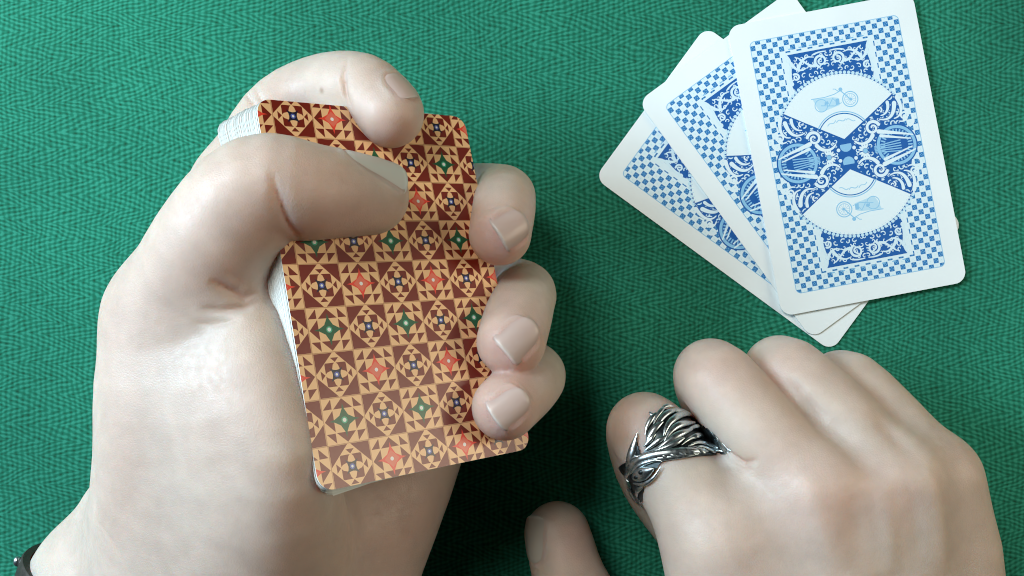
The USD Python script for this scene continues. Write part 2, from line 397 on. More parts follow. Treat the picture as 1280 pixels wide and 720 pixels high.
    bk = [stroke(arc(4.0, my - 0.4, 2.3, 0, 360, 30), 0.28), stroke(arc(4.0, my - 0.4, 1.7, 0, 360, 24), 0.14), stroke(arc(-5.0, my - 0.8, 1.9, 0, 360, 26), 0.22),
          stroke([(-7.6, my + 1.6), (-3.5, my + 1.5), (-0.5, my + 1.9), (1.4, my + 2.6)], 0.22), stroke([(1.4, my + 2.8), (4.0, my - 0.4)], 0.3), stroke([(1.0, my + 2.4), (0.0, my + 3.4), (-0.6, my + 3.5)], 0.2),
          stroke([(-2.8, my - 1.4), (-1.2, my + 0.8), (0.2, my - 1.2)], 0.25), stroke([(-5.0, my - 0.8), (-1.0, my - 1.6), (1.2, my - 1.0)], 0.2)]
    for k in range(6):
        a = k * math.pi / 6
        bk.append(stroke([(4 - 1.7 * math.cos(a), my - 0.4 - 1.7 * math.sin(a)), (4 + 1.7 * math.cos(a), my - 0.4 + 1.7 * math.sin(a))], 0.07))
    L.append((both(bk), (0.26, 0.55, 0.78)))
    L.append((both([Polygon([(-0.6, my - 1.4), (0.6, my - 1.2), (0.7, my + 0.4), (-0.4, my + 0.4)]), Point(1.6, my + 3.0).buffer(0.6), Point(4.2, my - 0.5).buffer(0.4), Polygon([(-4.0, my - 0.9), (-2.6, my - 0.6), (-2.8, my + 0.2), (-3.8, my)])]), light))
    frame = box(-W / 2, -H / 2, W / 2, H / 2).buffer(-1.6).buffer(1.6)
    L.append((frame.difference(frame.buffer(-0.22)), light))
    return print_sheet(L, clip=frame)


def patchwork_print():
    """Sawtooth stars and square-in-square blocks on a 10.16 mm lattice."""
    cream, brown = (0.84, 0.54, 0.28), (0.170, 0.012, 0.005)
    red, green, navy = (0.78, 0.06, 0.035), (0.002, 0.105, 0.045), (0.008, 0.008, 0.030)
    outline = box(-29.54 + CR, -44.5 + CR, 29.54 - CR, 44.5 - CR).buffer(CR, quad_segs=8)
    P, x0, y0 = 10.16, -0.5, 0.2
    tri, reds, greens, navies, creams, whites, teals, blues, pinks = [], [], [], [], [], [], [], [], []
    def T(x, y, pts):
        return Polygon([(x + a * P, y + b * P) for a, b in pts])
    def star(x, y, inner, outer, waist):
        pts = []
        for k in range(4):
            a = k * math.pi / 2
            for da, r in ((0, outer), (0.20, waist * 1.02), (math.pi / 4, inner), (math.pi / 2 - 0.20, waist * 1.02)):
                pts.append((x + P * r * math.cos(a + da), y + P * r * math.sin(a + da)))
        return Polygon(pts)
    for i in range(-4, 5):
        for j in range(-6, 7):
            x, y = x0 + i * P, y0 + j * P
            if (i + j) % 2 == 0:
                for sx, sy in ((1, 1), (1, -1), (-1, 1), (-1, -1)):
                    tri.append(T(x, y, [(sx * .485, sy * .485), (sx * .485, sy * .035), (sx * .035, sy * .485)]))
                    # the four corners of the inner square
                    tri.append(T(x, y, [(sx * .25, sy * .25), (sx * .255, sy * .05), (sx * .10, sy * .10), (sx * .05, sy * .255)]))
                    tri.append(T(x, y, [(sx * .262, sy * .238), (sx * .262, sy * .02), (sx * .02, sy * .262), (sx * .238, sy * .262)]).difference(T(x, y, [(sx * .02, sy * .225), (sx * .225, sy * .02), (sx * .1, sy * .07), (sx * .07, sy * .1)])))
                for k in range(4):
                    c_, s_ = [(1, 0), (0, 1), (-1, 0), (0, -1)][k]
                    rot = lambda a, b: (a * c_ - b * s_, a * s_ + b * c_)
                    tri.append(T(x, y, [rot(.275, 0), rot(.375, .10), rot(.375, -.10)]))
                nv = star(x, y, 0.30, 0.105, 0.12)
                nv = Polygon([(x + P * r * math.cos(a), y + P * r * math.sin(a)) for k in range(4) for a, r in ((k * math.pi / 2, .095), (k * math.pi / 2 + .55, .125), (k * math.pi / 2 + math.pi / 4, .225), (k * math.pi / 2 + math.pi / 2 - .55, .125))])
                navies.append(nv)
                blues.append(Point(x, y).buffer(0.62, quad_segs=4))
                whites.append(Point(x, y).buffer(0.30, quad_segs=3))
            else:
                for sx, sy in ((1, 1), (1, -1), (-1, 1), (-1, -1)):
                    tri.append(T(x, y, [(sx * .265, sy * .26), (sx * .475, sy * .26), (sx * .265, sy * .475)]))
                for k in range(4):
                    c_, s_ = [(1, 0), (0, 1), (-1, 0), (0, -1)][k]
                    rot = lambda a, b: (a * c_ - b * s_, a * s_ + b * c_)
                    tri.append(T(x, y, [rot(.475, 0), rot(.255, .232), rot(.255, -.232)]))
                st = Polygon([(x + P * r * math.cos(a), y + P * r * math.sin(a)) for k in range(4) for a, r in ((k * math.pi / 2, .37), (k * math.pi / 2 + .12, .245), (k * math.pi / 2 + math.pi / 4, .150), (k * math.pi / 2 + math.pi / 2 - .12, .245))])
                (reds if j % 2 == 0 else greens).append(st)
                if j % 2 == 0:
                    pinks.append(T(x, y, [(.19, 0), (0, .19), (-.19, 0), (0, -.19)]))
                else:
                    teals.append(Point(x, y).buffer(0.75, quad_segs=4))
                whites.append(Point(x, y).buffer(0.45, quad_segs=4))
    seams = [stroke([(x0 + (i + .5) * P, -50), (x0 + (i + .5) * P, 50)], 0.12) for i in range(-4, 4)] + [stroke([(-40, y0 + (j + .5) * P), (40, y0 + (j + .5) * P)], 0.12) for j in range(-6, 6)]
    L = [(outline, cream), (unary_union(seams), (0.40, 0.18, 0.08)), (unary_union(tri), brown), (unary_union(reds), red), (unary_union(pinks), (0.74, 0.17, 0.11)), (unary_union(greens), green), (unary_union(navies), navy),
         (unary_union(teals), (0.05, 0.42, 0.25)), (unary_union(blues), (0.10, 0.14, 0.48)), (unary_union(whites), (0.80, 0.84, 0.82))]
    return print_sheet(L, clip=outline)


# ------------------------------------------------------------------ the three blue cards
slab = rounded_box_mesh(CW, CH, 0.32, CR)
bp_mesh, bp_col = blue_back_print()
CARDS = [((77.8, 30.05, 0.25), 53.8, "lowest blue backed playing card, turned farthest left in the fan of three"),
         ((87.4, 37.3, 0.85), 36.2, "middle blue backed playing card, half covered by the topmost card of the fan"),
         ((101.2, 40.4, 1.45), 10.66, "topmost blue backed playing card with its whole scrollwork back showing")]
CARD_TILT = [(0.0, 0.0), (0.15, 0.2), (-0.2, 0.35)]
for (pos, deg, label), (tx, ty) in zip(CARDS, CARD_TILT):
    R = trimesh.transformations.euler_matrix(math.radians(tx), math.radians(ty), math.radians(deg), "sxyz")[:3, :3]
    t = thing("playing_card", label, "playing card", "blue backed cards fanned on the green cloth", matrix=(R, pos))
    part("card_stock", slab, M["card"], t, smooth=30)
    part("printed_back", bp_mesh, M["blue_print"], t, origin=(0, 0, -0.335), color=bp_col)

# ------------------------------------------------------------------ the deck in the hand
DECK_C = np.array([-26.704, 1.343, 60.285])
DECK_R = np.array([[0.76630718, -0.1980497, 0.61118706], [0.04673966, 0.96596621, 0.25441045], [-0.64077196, -0.16638988, 0.74948362]])
DECK_T = 8.5


def deck_z(px, py, depth=0.0):
    """Height of the deck's top plane (depth mm below it) on a line of sight."""
    n = DECK_R[:, 2]
    d = np.array([px - 640, 360 - py, -KPX])
    o = np.array([0, 0, CAM_H])
    t = ((DECK_C - depth * n - o) @ n) / (d @ n)
    return (o + t * d)[2]


deck = thing("card_deck", "held deck of cards with red, brown and cream patchwork star back", "deck of cards", matrix=(DECK_R, DECK_C))
DW, DH = 59.08, 89.0
top = rounded_box_mesh(DW, DH, 0.28, CR)
part("top_card", top, M["card"], deck, smooth=30, origin=(0, 0, 0.30))
pm, pc = patchwork_print()
part("printed_back", pm, M["print"], deck, color=pc)
rng = np.random.default_rng(5)
slabs = []
ncard = 40
for k in range(ncard):
    s = k / ncard
    m = rounded_box_mesh(DW, DH, 0.188, CR, n=4)
    # lower cards are squeezed out a little towards the near left corner
    m.apply_transform(trimesh.transformations.rotation_matrix(math.radians(7.0 * s ** 1.1 + rng.normal(0, 0.03)), [0, 0, 1]))
    m.apply_translation([-1.6 * s + rng.normal(0, 0.06), 1.5 * s + rng.normal(0, 0.12), -0.62 - (k + 1) * (DECK_T - 0.6) / ncard])
    slabs.append(m)
part("card_stack", trimesh.util.concatenate(slabs), M["edge"], deck, smooth=30, kind="stuff", label="pale grey edges of the cards below the top one")


# ------------------------------------------------------------------ hands: smooth unions of tapered bones, meshed by surface nets
def smin(a, b, k):
    h = np.clip(0.5 + 0.5 * (b - a) / k, 0, 1)
    return b + (a - b) * h - k * h * (1 - h)


def cone(p, a, b, r1, r2):
    """Exact distance to a cone with round ends."""
    ba = b - a
    l2 = ba @ ba
    rr = r1 - r2
    a2, il2 = l2 - rr * rr, 1 / l2
    pa = p - a
    y = pa @ ba
    z = y - l2
    x2 = ((pa * l2 - y[:, None] * ba) ** 2).sum(1)
    y2, z2 = y * y * l2, z * z * l2
    k = np.sign(rr) * rr * rr * x2
    return np.where(np.sign(z) * a2 * z2 > k, np.sqrt(x2 + z2) * il2 - r2,
                    np.where(np.sign(y) * a2 * y2 < k, np.sqrt(x2 + y2) * il2 - r1, (np.sqrt(np.maximum(x2 * a2 * il2, 0)) + y * rr) * il2 - r1))


def chain(p, joints, k=3.0):
    d = None
    for (a, ra), (b, rb) in zip(joints[:-1], joints[1:]):
        c = cone(p, a, b, ra, rb)
        d = c if d is None else smin(d, c, k)
    return d


def surface_net(fn, lo, hi, h):
    """Zero surface of fn by naive surface nets; fn is only worked out finely near the surface."""
    lo, hi = np.array(lo, float), np.array(hi, float)
    q = 4
    n = (np.ceil((hi - lo) / (h * q)).astype(int)) * q + 1
    cn = (n - 1) // q + 1
    gc = np.stack(np.meshgrid(*[lo[i] + np.arange(cn[i]) * h * q for i in range(3)], indexing="ij"), -1).reshape(-1, 3)
    coarse = fn(gc).reshape(cn)
    near = np.abs(coarse) < h * q * 2.6
    val = np.repeat(np.repeat(np.repeat(coarse[:-1, :-1, :-1], q, 0), q, 1), q, 2)
    val = np.pad(val, ((0, 1),) * 3, mode="edge")
    blk = near.copy()
    fine = np.repeat(np.repeat(np.repeat(blk[:-1, :-1, :-1] | blk[1:, :-1, :-1] | blk[:-1, 1:, :-1] | blk[:-1, :-1, 1:] | blk[1:, 1:, 1:] | blk[1:, 1:, :-1] | blk[1:, :-1, 1:] | blk[:-1, 1:, 1:], q, 0), q, 1), q, 2)
    fine = np.pad(fine, ((0, 1),) * 3, mode="edge")
    idx = np.argwhere(fine)
    pts = lo + idx * h
    out = np.empty(len(pts))
    for s in range(0, len(pts), 400000):
        out[s:s + 400000] = fn(pts[s:s + 400000])
    val[fine] = out
    neg = val < 0
    s8 = [neg[i:n[0] - 1 + i, j:n[1] - 1 + j, k:n[2] - 1 + k] for i in (0, 1) for j in (0, 1) for k in (0, 1)]
    cnt = sum(x.astype(np.int8) for x in s8)
    cells = np.argwhere((cnt > 0) & (cnt < 8))
    num = -np.ones(n - 1, int)
    num[tuple(cells.T)] = np.arange(len(cells))
    acc, w = np.zeros((len(cells), 3)), np.zeros(len(cells))
    corner = [(i, j, k) for i in (0, 1) for j in (0, 1) for k in (0, 1)]
    for a in range(8):
        for b in range(a + 1, 8):
            ca, cb = np.array(corner[a]), np.array(corner[b])
            if np.abs(ca - cb).sum() != 1:
                continue
            va, vb = val[tuple((cells + ca).T)], val[tuple((cells + cb).T)]
            m = (va < 0) != (vb < 0)
            t = va[m] / (va[m] - vb[m])
            acc[m] += ca + t[:, None] * (cb - ca)
            w[m] += 1
    verts = lo + (cells + acc / w[:, None]) * h
    faces = []
    for ax in range(3):
        u, v = (ax + 1) % 3, (ax + 2) % 3
        sl0, sl1 = [slice(None)] * 3, [slice(None)] * 3
        sl0[ax], sl1[ax] = slice(0, n[ax] - 1), slice(1, n[ax])
        a, b = neg[tuple(sl0)], neg[tuple(sl1)]
        e = np.argwhere(a != b)
        e = e[(e[:, u] > 0) & (e[:, v] > 0) & (e[:, u] < n[u] - 1) & (e[:, v] < n[v] - 1)]
        first = a[tuple(e.T)]
        du, dv = np.eye(3, dtype=int)[u], np.eye(3, dtype=int)[v]
        q4 = np.stack([num[tuple((e - du - dv).T)], num[tuple((e - dv).T)], num[tuple(e.T)], num[tuple((e - du).T)]], 1)
        q4[~first] = q4[~first][:, ::-1]
        faces.append(q4)
    f = np.vstack(faces)
    f = np.vstack([f[:, [0, 1, 2]], f[:, [0, 2, 3]]])
    return trimesh.Trimesh(verts, f, process=False)


def J(px, py, z, r):
    return world_at(px, py, z), r


HAND_H = 0.66


def spline(joints, n=4):
    """The joints of a finger as a smooth curve (Catmull-Rom) with n pieces between each two."""
    p = np.array([[*j[0], j[1]] for j in joints])
    q = np.vstack([2 * p[0] - p[1], p, 2 * p[-1] - p[-2]])
    out = []
    for i in range(len(p) - 1):
        a, b, c, d = q[i:i + 4]
        for t in np.arange(n) / n:
            out.append(0.5 * (2 * b + (c - a) * t + (2 * a - 5 * b + 4 * c - d) * t * t + (3 * b - a - 3 * c + d) * t ** 3))
    out.append(p[-1])
    return [(o[:3], o[3]) for o in out]


def chain_near(p, joints, reach=14.0):
    """Distance to a chain, worked out only round it."""
    c = np.array([j[0] for j in joints])
    r = np.array([j[1] for j in joints])
    lo, hi = (c - r[:, None]).min(0) - reach, (c + r[:, None]).max(0) + reach
    m = ((p > lo) & (p < hi)).all(1)
    out = np.full(len(p), 40.0)
    if m.any():
        q = p[m]
        d = None
        for (a, ra), (b, rb) in zip(joints[:-1], joints[1:]):
            e = cone(q, a, b, ra, rb)
            d = e if d is None else np.minimum(d, e)
        out[m] = d
    return out


def build_hand(palm, fingers, kp=10.0, kt=1.0):
    """palm: list of chains; fingers: list of (chain, blend to the palm)."""
    allj = [j for c in palm for j in c] + [j for c, _ in fingers for j in c]
    lo = np.min([p - r for p, r in allj], 0) - 4
    hi = np.max([p + r for p, r in allj], 0) + 4
    curves = [(spline(c), k) for c, k in fingers]
    palm = [spline(c, 3) if len(c) > 2 else c for c in palm]

    def fn(p):
        base = None
        for c in palm:
            d = chain_near(p, c, 18.0)
            base = d if base is None else smin(base, d, kp)
        out = base
        for c, k in curves:
            out = smin(out, smin(base, chain_near(p, c), k), kt)
        return out
    m = surface_net(fn, lo, hi, HAND_H)
    trimesh.smoothing.filter_taubin(m, iterations=14)
    return m


def raycast(mesh, pts, dirs):
    loc, ri, _ = mesh.ray.intersects_location(pts, dirs, multiple_hits=False)
    out = np.full((len(pts), 3), np.nan)
    out[ri] = loc
    return out


def seen_at(mesh, pxs):
    """Where the lines of sight of measured spots meet the mesh."""
    pxs = np.asarray(pxs, float)
    d = np.column_stack([pxs[:, 0] - 640, 360 - pxs[:, 1], np.full(len(pxs), -KPX)])
    return raycast(mesh, np.tile([0, 0, CAM_H], (len(pxs), 1)).astype(float), d / np.linalg.norm(d, axis=1, keepdims=True))


def crease(mesh, lines):
    """Skin folds: (points in the photograph, half width mm, depth mm) pressed into the surface, with soft lips."""
    base = mesh.copy()
    vn = np.array(base.vertex_normals)
    v = np.array(mesh.vertices)
    for pts, w, depth in lines:
        p = np.asarray(pts, float)
        s = np.linspace(0, len(p) - 1, 60)
        i = np.minimum(s.astype(int), len(p) - 2)
        q = p[i] + (s - i)[:, None] * (p[i + 1] - p[i])
        hit = seen_at(base, q)
        ok = ~np.isnan(hit[:, 0])
        if ok.sum() < 3:
            continue
        taper = (np.sin(np.pi * s / (len(p) - 1)) ** 0.9)[ok]
        d, k = cKDTree(hit[ok]).query(base.vertices, distance_upper_bound=7 * w)
        m = np.isfinite(d)
        g = np.exp(-(d[m] / w) ** 2) + 0.30 * np.exp(-(d[m] / (2.4 * w)) ** 2)
        v[m] -= vn[m] * (depth * taper[k[m]] * g)[:, None]
    mesh.vertices = v
    return mesh


def make_nail(mesh, at_px, axis, normal, length, width, pink=(0.55, 0.385, 0.335), white=(0.60, 0.48, 0.42)):
    """A curved nail plate bedded in the skin; returns (plate, vertex tones) and presses the bed into the hand."""
    n = np.array(normal, float)
    n /= np.linalg.norm(n)
    c0 = seen_at(mesh, [at_px])[0] if len(at_px) == 2 else raycast(mesh, [world_at(*at_px) + 30 * n], [-n])[0]
    t = np.array(axis, float)
    t -= n * (t @ n)
    t /= np.linalg.norm(t)
    b = np.cross(n, t)
    gu, gv = np.meshgrid(np.linspace(-length / 2, length / 2, 15), np.linspace(-width / 2, width / 2, 15), indexing="ij")
    org = c0 + gu.reshape(-1, 1) * t + gv.reshape(-1, 1) * b + 12 * n
    hit = raycast(mesh, org, np.tile(-n, (len(org), 1)))
    ok = ~np.isnan(hit[:, 0])
    hgt = (hit[ok] - c0) @ n
    U, V = gu.ravel()[ok], gv.ravel()[ok]
    good = (hgt > -3.5) & (np.abs(U) < 0.48 * length) & (np.abs(V) < 0.46 * width)
    A = np.column_stack([np.ones(len(U)), U, V, U * U, V * V, U * V])
    co = np.linalg.lstsq(A[good], hgt[good], rcond=None)[0]
    co[4] = np.clip(co[4], -0.075, -0.028)
    co[3] = np.clip(co[3], -0.012, -0.002)
    surf = lambda u, v: co[0] + co[1] * u + co[2] * v + co[3] * u * u + co[4] * v * v + co[5] * u * v

    def halfwidth(s):          # s: 0 at the root, 1 at the free edge
        root = np.sqrt(np.clip(1 - ((0.42 - s) / 0.42) ** 2, 0, 1)) ** 0.75
        tip = (1 - np.clip((s - 0.86) / 0.14, 0, 1) ** 2.2 * 0.42)
        return width / 2 * np.where(s < 0.42, root, 1.0) * tip * (0.95 + 0.05 * s)
    ns, nv = 33, 25
    S, X = np.meshgrid(np.linspace(0.004, 1, ns), np.linspace(-1, 1, nv), indexing="ij")
    u = (S - 0.5) * length + 0.035 * length * (1 - X ** 2) * np.clip((S - 0.8) / 0.2, 0, 1)
    v = X * halfwidth(S)
    lift = 0.22 - 0.40 * np.abs(X) ** 4 - 0.45 * np.clip(1 - S / 0.14, 0, 1) ** 2
    flat = c0 + u[..., None] * t + v[..., None] * b
    hh = surf(u, v)
    top = flat + (hh + lift)[..., None] * n
    bot = top - 0.8 * n
    vs = np.vstack([top.reshape(-1, 3), bot.reshape(-1, 3)])
    f = []
    o = ns * nv
    I = lambda i, j: i * nv + j
    for i in range(ns - 1):
        for j in range(nv - 1):
            f += [(I(i, j), I(i + 1, j), I(i + 1, j + 1)), (I(i, j), I(i + 1, j + 1), I(i, j + 1))]
            f += [(o + I(i, j), o + I(i + 1, j + 1), o + I(i + 1, j)), (o + I(i, j), o + I(i, j + 1), o + I(i + 1, j + 1))]
    for i in range(ns - 1):
        for j in (0, nv - 1):
            a, bb = I(i, j), I(i + 1, j)
            f += [(a, o + a, bb), (bb, o + a, o + bb)] if j == 0 else [(a, bb, o + a), (bb, o + bb, o + a)]
    for j in range(nv - 1):
        for i in (0, ns - 1):
            a, bb = I(i, j), I(i, j + 1)
            f += [(a, bb, o + a), (bb, o + bb, o + a)] if i == 0 else [(a, o + a, bb), (bb, o + a, o + bb)]
    plate = trimesh.Trimesh(vs, f, process=False)
    plate.fix_normals()
    edge = np.clip((S - 0.93) / 0.05, 0, 1)
    lun = np.clip(1 - S / 0.20, 0, 1) * 0.5
    w_ = np.maximum(edge, lun)[..., None]
    tone = np.array(pink) * (1 - w_) + np.array(white) * w_
    tone = np.vstack([tone.reshape(-1, 3)] * 2)
    # bed and folds in the skin
    vv = np.array(mesh.vertices)
    rel = vv - c0
    pu, pv, pn = rel @ t, rel @ b, rel @ n
    near = (np.abs(pu) < length) & (np.abs(pv) < width) & (np.abs(pn - surf(pu, pv)) < 3.2) & (np.array(mesh.vertex_normals) @ n > -0.2)
    s_ = pu / length + 0.5
    x_ = np.abs(pv) / np.maximum(halfwidth(np.clip(s_, 0.02, 1)), 0.3)
    inside = near & (s_ > 0.0) & (s_ < 1.03) & (x_ < 1.0)
    # lay the bed just below the plate
    target = surf(pu, pv) + 0.02
    fit = (1 - np.clip((x_ - 0.9) / 0.5, 0, 1)) * np.clip((s_ + 0.12) / 0.15, 0, 1) * np.clip((1.06 - s_) / 0.06, 0, 1)
    soft = near & (fit > 0)
    vv[soft] += n * (np.clip(target[soft] - pn[soft], -1.6, 0.9) * fit[soft])[:, None]
    dside = np.where((s_ > 0.05) & (s_ < 0.85), np.exp(-((np.abs(pv) - halfwidth(np.clip(s_, 0.02, 1)) - 0.55) / 0.6) ** 2), 0) * np.clip((s_ - 0.0) / 0.15, 0, 1) * np.clip((0.9 - s_) / 0.2, 0, 1)
    droot = np.where(np.abs(pv) < width * 0.45, np.exp(-((pu + length / 2 + 0.35) / 0.7) ** 2), 0) * (1 - (np.abs(pv) / (width * 0.5)).clip(0, 1) ** 2)
    bump_up = (np.maximum(dside, droot) * 0.22) * near * ~inside
    vv += np.array(mesh.vertex_normals) * bump_up[:, None]
    mesh.vertices = vv
    return plate, tone


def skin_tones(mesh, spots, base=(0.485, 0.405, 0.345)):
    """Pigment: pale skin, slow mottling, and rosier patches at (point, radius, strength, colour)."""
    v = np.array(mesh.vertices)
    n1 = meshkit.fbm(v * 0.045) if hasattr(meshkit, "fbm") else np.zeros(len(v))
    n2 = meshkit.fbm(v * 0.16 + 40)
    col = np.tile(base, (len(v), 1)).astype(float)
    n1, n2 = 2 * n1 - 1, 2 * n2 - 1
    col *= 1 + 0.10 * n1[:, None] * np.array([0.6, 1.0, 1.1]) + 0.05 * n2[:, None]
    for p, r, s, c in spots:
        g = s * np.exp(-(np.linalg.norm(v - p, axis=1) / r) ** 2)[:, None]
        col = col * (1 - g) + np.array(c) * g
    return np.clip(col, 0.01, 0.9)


ROSE = (0.54, 0.35, 0.30)

# -------- the left hand, palm up under the deck, thumb across it
L_PALM = [
    [J(220, 398, 58, 15.0), J(230, 480, 56, 19.5), J(240, 570, 52, 22.0), J(248, 690, 40, 27.0)],
    [J(283, 430, 65, 13.0), J(302, 520, 69, 14.5), J(312, 620, 64, 17.0), J(300, 760, 40, 24.0)],
    [J(322, 416, 73, 7.2), J(345, 510, 77, 9.0), J(358, 594, 78, 9.2), J(347, 690, 56, 17.0)],
    [J(300, 240, 42, 12.0), J(300, 430, 40, 16.0), J(270, 800, 33, 26.0)],
    [J(400, 300, 30, 11.0), J(390, 500, 26, 14.0), J(412, 650, 29, 19.0), J(330, 800, 31, 24.0)],
    [J(485, 380, 22, 10.5), J(450, 560, 20, 14.0), J(360, 800, 29, 22.0)],
    [J(560, 470, 18, 10.0), J(497, 600, 21, 15.0), J(420, 730, 26, 20.0)],
    [J(165, 655, 36, 13.0), J(158, 738, 31, 20.5), J(240, 760, 34, 24.0)],
    [J(143, 752, 30, 22.5), J(300, 820, 32, 27.0), J(360, 800, 30, 24.0)],
    [J(240, 790, 32, 29.0), J(200, 1150, 36, 30.0)],
    [J(330, 800, 32, 27.0), J(290, 1150, 36, 30.0)],
]
L_FINGERS = [
    ([J(220, 398, 58, 14.6), J(268, 312, 71, 14.4), J(322, 240, 77, 12.4), J(388, 240, 74, 10.9), J(462, 245, 62, 9.3)], 9.0),
    ([J(300, 240, 42, 11.0), J(345, 152, 38, 10.2), J(398, 117, 40, 9.7), J(452, 113, 49, 9.2), J(487, 142, 53, 8.5)], 6.0),
    ([J(400, 300, 30, 10.5), J(560, 250, 18, 9.2), J(622, 244, 20, 8.8), J(630, 254, 36, 8.4), J(625, 293, 48, 7.9)], 5.0),
    ([J(485, 380, 22, 10.0), J(600, 360, 16, 9.0), J(651, 364, 18, 9.0), J(650, 382, 37, 9.0), J(639, 427, 53, 8.6)], 5.0),
    ([J(560, 470, 18, 9.4), J(630, 455, 16, 8.6), J(666, 466, 22, 8.6), J(660, 480, 42, 8.5), J(631, 509, 58, 8.0)], 5.0),
]

# -------- the right hand, a loose fist palm down, thumb beside it
R_PALM = [
    [J(905, 672, 44, 15.0), J(930, 780, 42, 16.0), J(1010, 1000, 40, 20.0)],
    [J(1015, 615, 48, 13.0), J(1030, 760, 46, 16.0), J(1050, 1000, 42, 20.0)],
    [J(1108, 600, 45, 12.0), J(1110, 760, 42, 15.0), J(1090, 1000, 42, 20.0)],
    [J(1165, 598, 37, 11.0), J(1180, 740, 35, 13.5), J(1130, 1000, 38, 19.0)],
    [J(960, 720, 28, 14.0), J(1000, 900, 28, 20.0)],
    [J(932, 606, 37, 9.0), J(960, 690, 40, 12.0)],
    [J(1150, 700, 24, 13.0), J(1130, 900, 26, 20.0)],
    [J(1010, 1000, 38, 20.0), J(1010, 1330, 40, 26.0)],
    [J(1130, 1000, 38, 20.0), J(1110, 1330, 40, 26.0)],
]
R_FINGERS = [
    ([J(905, 672, 44, 14.0), J(850, 600, 41, 11.6), J(806, 538, 33, 10.3), J(816, 600, 18, 9.2), J(870, 680, 13, 8.6)], 6.0),
    ([J(1015, 615, 48, 12.0), J(953, 545, 44, 11.2), J(889, 470, 33, 10.1), J(910, 540, 17, 9.2), J(960, 620, 13, 8.6)], 6.0),
    ([J(1108, 600, 45, 11.4), J(1045, 526, 40, 10.8), J(975, 465, 29, 10.0), J(990, 540, 15, 9.0), J(1030, 620, 13, 8.4)], 6.0),
    ([J(1165, 598, 37, 10.2), J(1112, 535, 34, 10.2), J(1052, 482, 26, 9.8), J(1066, 560, 14, 8.4), J(1090, 620, 12, 7.6)], 6.0),
    ([J(985, 930, 30, 15.0), J(800, 850, 24, 13.0), J(722, 745, 18, 10.8), J(697, 668, 14, 9.4)], 8.0),
]
l_mesh = build_hand(L_PALM, L_FINGERS)
r_mesh = build_hand(R_PALM, R_FINGERS, kt=2.4)

crease(l_mesh, [
    ([(338, 214), (348, 250), (360, 280), (378, 306)], 0.75, 0.95),
    ([(333, 238), (341, 262), (352, 284)], 0.4, 0.22),
    ([(352, 226), (358, 248), (368, 272)], 0.4, 0.16),
    ([(262, 350), (285, 363), (305, 372), (324, 366)], 0.8, 1.2),
    ([(248, 386), (280, 388), (306, 384), (326, 374)], 0.7, 0.8),
    ([(240, 404), (272, 405), (302, 398)], 0.6, 0.4),
    ([(283, 338), (298, 350), (308, 364)], 0.6, 0.35),
    ([(303, 108), (311, 122), (322, 142)], 0.45, 0.8),
    ([(316, 104), (323, 120), (334, 138)], 0.4, 0.45),
    ([(434, 70), (429, 96), (432, 118), (443, 142)], 0.45, 0.7),
    ([(120, 648), (140, 676), (166, 722)], 0.5, 0.2),
    ([(600, 266), (620, 258), (644, 246)], 0.5, 0.2),
])
crease(r_mesh, [
    ([(898, 552), (916, 570), (930, 579), (950, 574)], 0.55, 0.9),
    ([(916, 580), (930, 587), (944, 584)], 0.45, 0.3),
    ([(1005, 495), (1040, 534), (1075, 570), (1110, 605)], 3.6, 1.0),
    ([(1085, 505), (1120, 545), (1160, 585)], 3.2, 0.8),
    ([(1000, 585), (1016, 625), (1030, 670), (1040, 719)], 3.0, -0.7),
    ([(1095, 590), (1106, 630), (1112, 680), (1114, 719)], 2.8, -0.7),
    ([(1160, 585), (1172, 630), (1178, 680), (1180, 719)], 2.4, -0.5),
    ([(1060, 600), (1070, 650), (1076, 719)], 3.6, 0.6),
    ([(1140, 600), (1146, 650), (1150, 719)], 3.0, 0.5),
    ([(985, 470), (1000, 488), (1018, 508), (1034, 526)], 1.0, 0.6),
])

l_nails = [make_nail(l_mesh, *a) for a in (
    ((462, 244, 62), (1, -0.02, -0.45), (0.22, 0.72, 0.66), 15.5, 11.5, (0.58, 0.52, 0.475), (0.66, 0.62, 0.58)),
    ((478, 130, 52), (0.50, -0.75, 0.1), (0.62, 0.42, 0.62), 8.5, 8.5),
    ((643, 283), (-0.65, -0.45, 0.6), (0.56, 0.26, 0.78), 8.6, 9.8),
    ((652, 420), (-0.62, -0.60, 0.5), (0.45, 0.42, 0.78), 9.6, 9.2),
    ((640, 507), (-0.74, -0.52, 0.43), (0.36, 0.25, 0.90), 9.4, 8.6),
)]
r_nails = [make_nail(r_mesh, (692, 670, 14), (-0.12, 0.95, -0.1), (-0.74, 0.0, 0.66), 13.0, 10.0, (0.46, 0.40, 0.34), (0.60, 0.55, 0.48))]

at_skin = lambda mesh, px, py: seen_at(mesh, [(px, py)])[0]
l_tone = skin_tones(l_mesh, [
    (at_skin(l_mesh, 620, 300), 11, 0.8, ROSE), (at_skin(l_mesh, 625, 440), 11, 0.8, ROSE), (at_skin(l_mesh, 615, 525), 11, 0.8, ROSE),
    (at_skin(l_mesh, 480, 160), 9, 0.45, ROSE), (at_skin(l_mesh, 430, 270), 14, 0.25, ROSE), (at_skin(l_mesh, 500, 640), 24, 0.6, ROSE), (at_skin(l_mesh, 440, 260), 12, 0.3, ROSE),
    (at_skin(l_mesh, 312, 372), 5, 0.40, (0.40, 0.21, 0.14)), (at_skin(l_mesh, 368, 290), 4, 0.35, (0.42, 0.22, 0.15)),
    (at_skin(l_mesh, 402, 113), 0.7, 0.8, (0.22, 0.15, 0.11)), (at_skin(l_mesh, 430, 118), 3, 0.35, (0.45, 0.28, 0.18)),
])
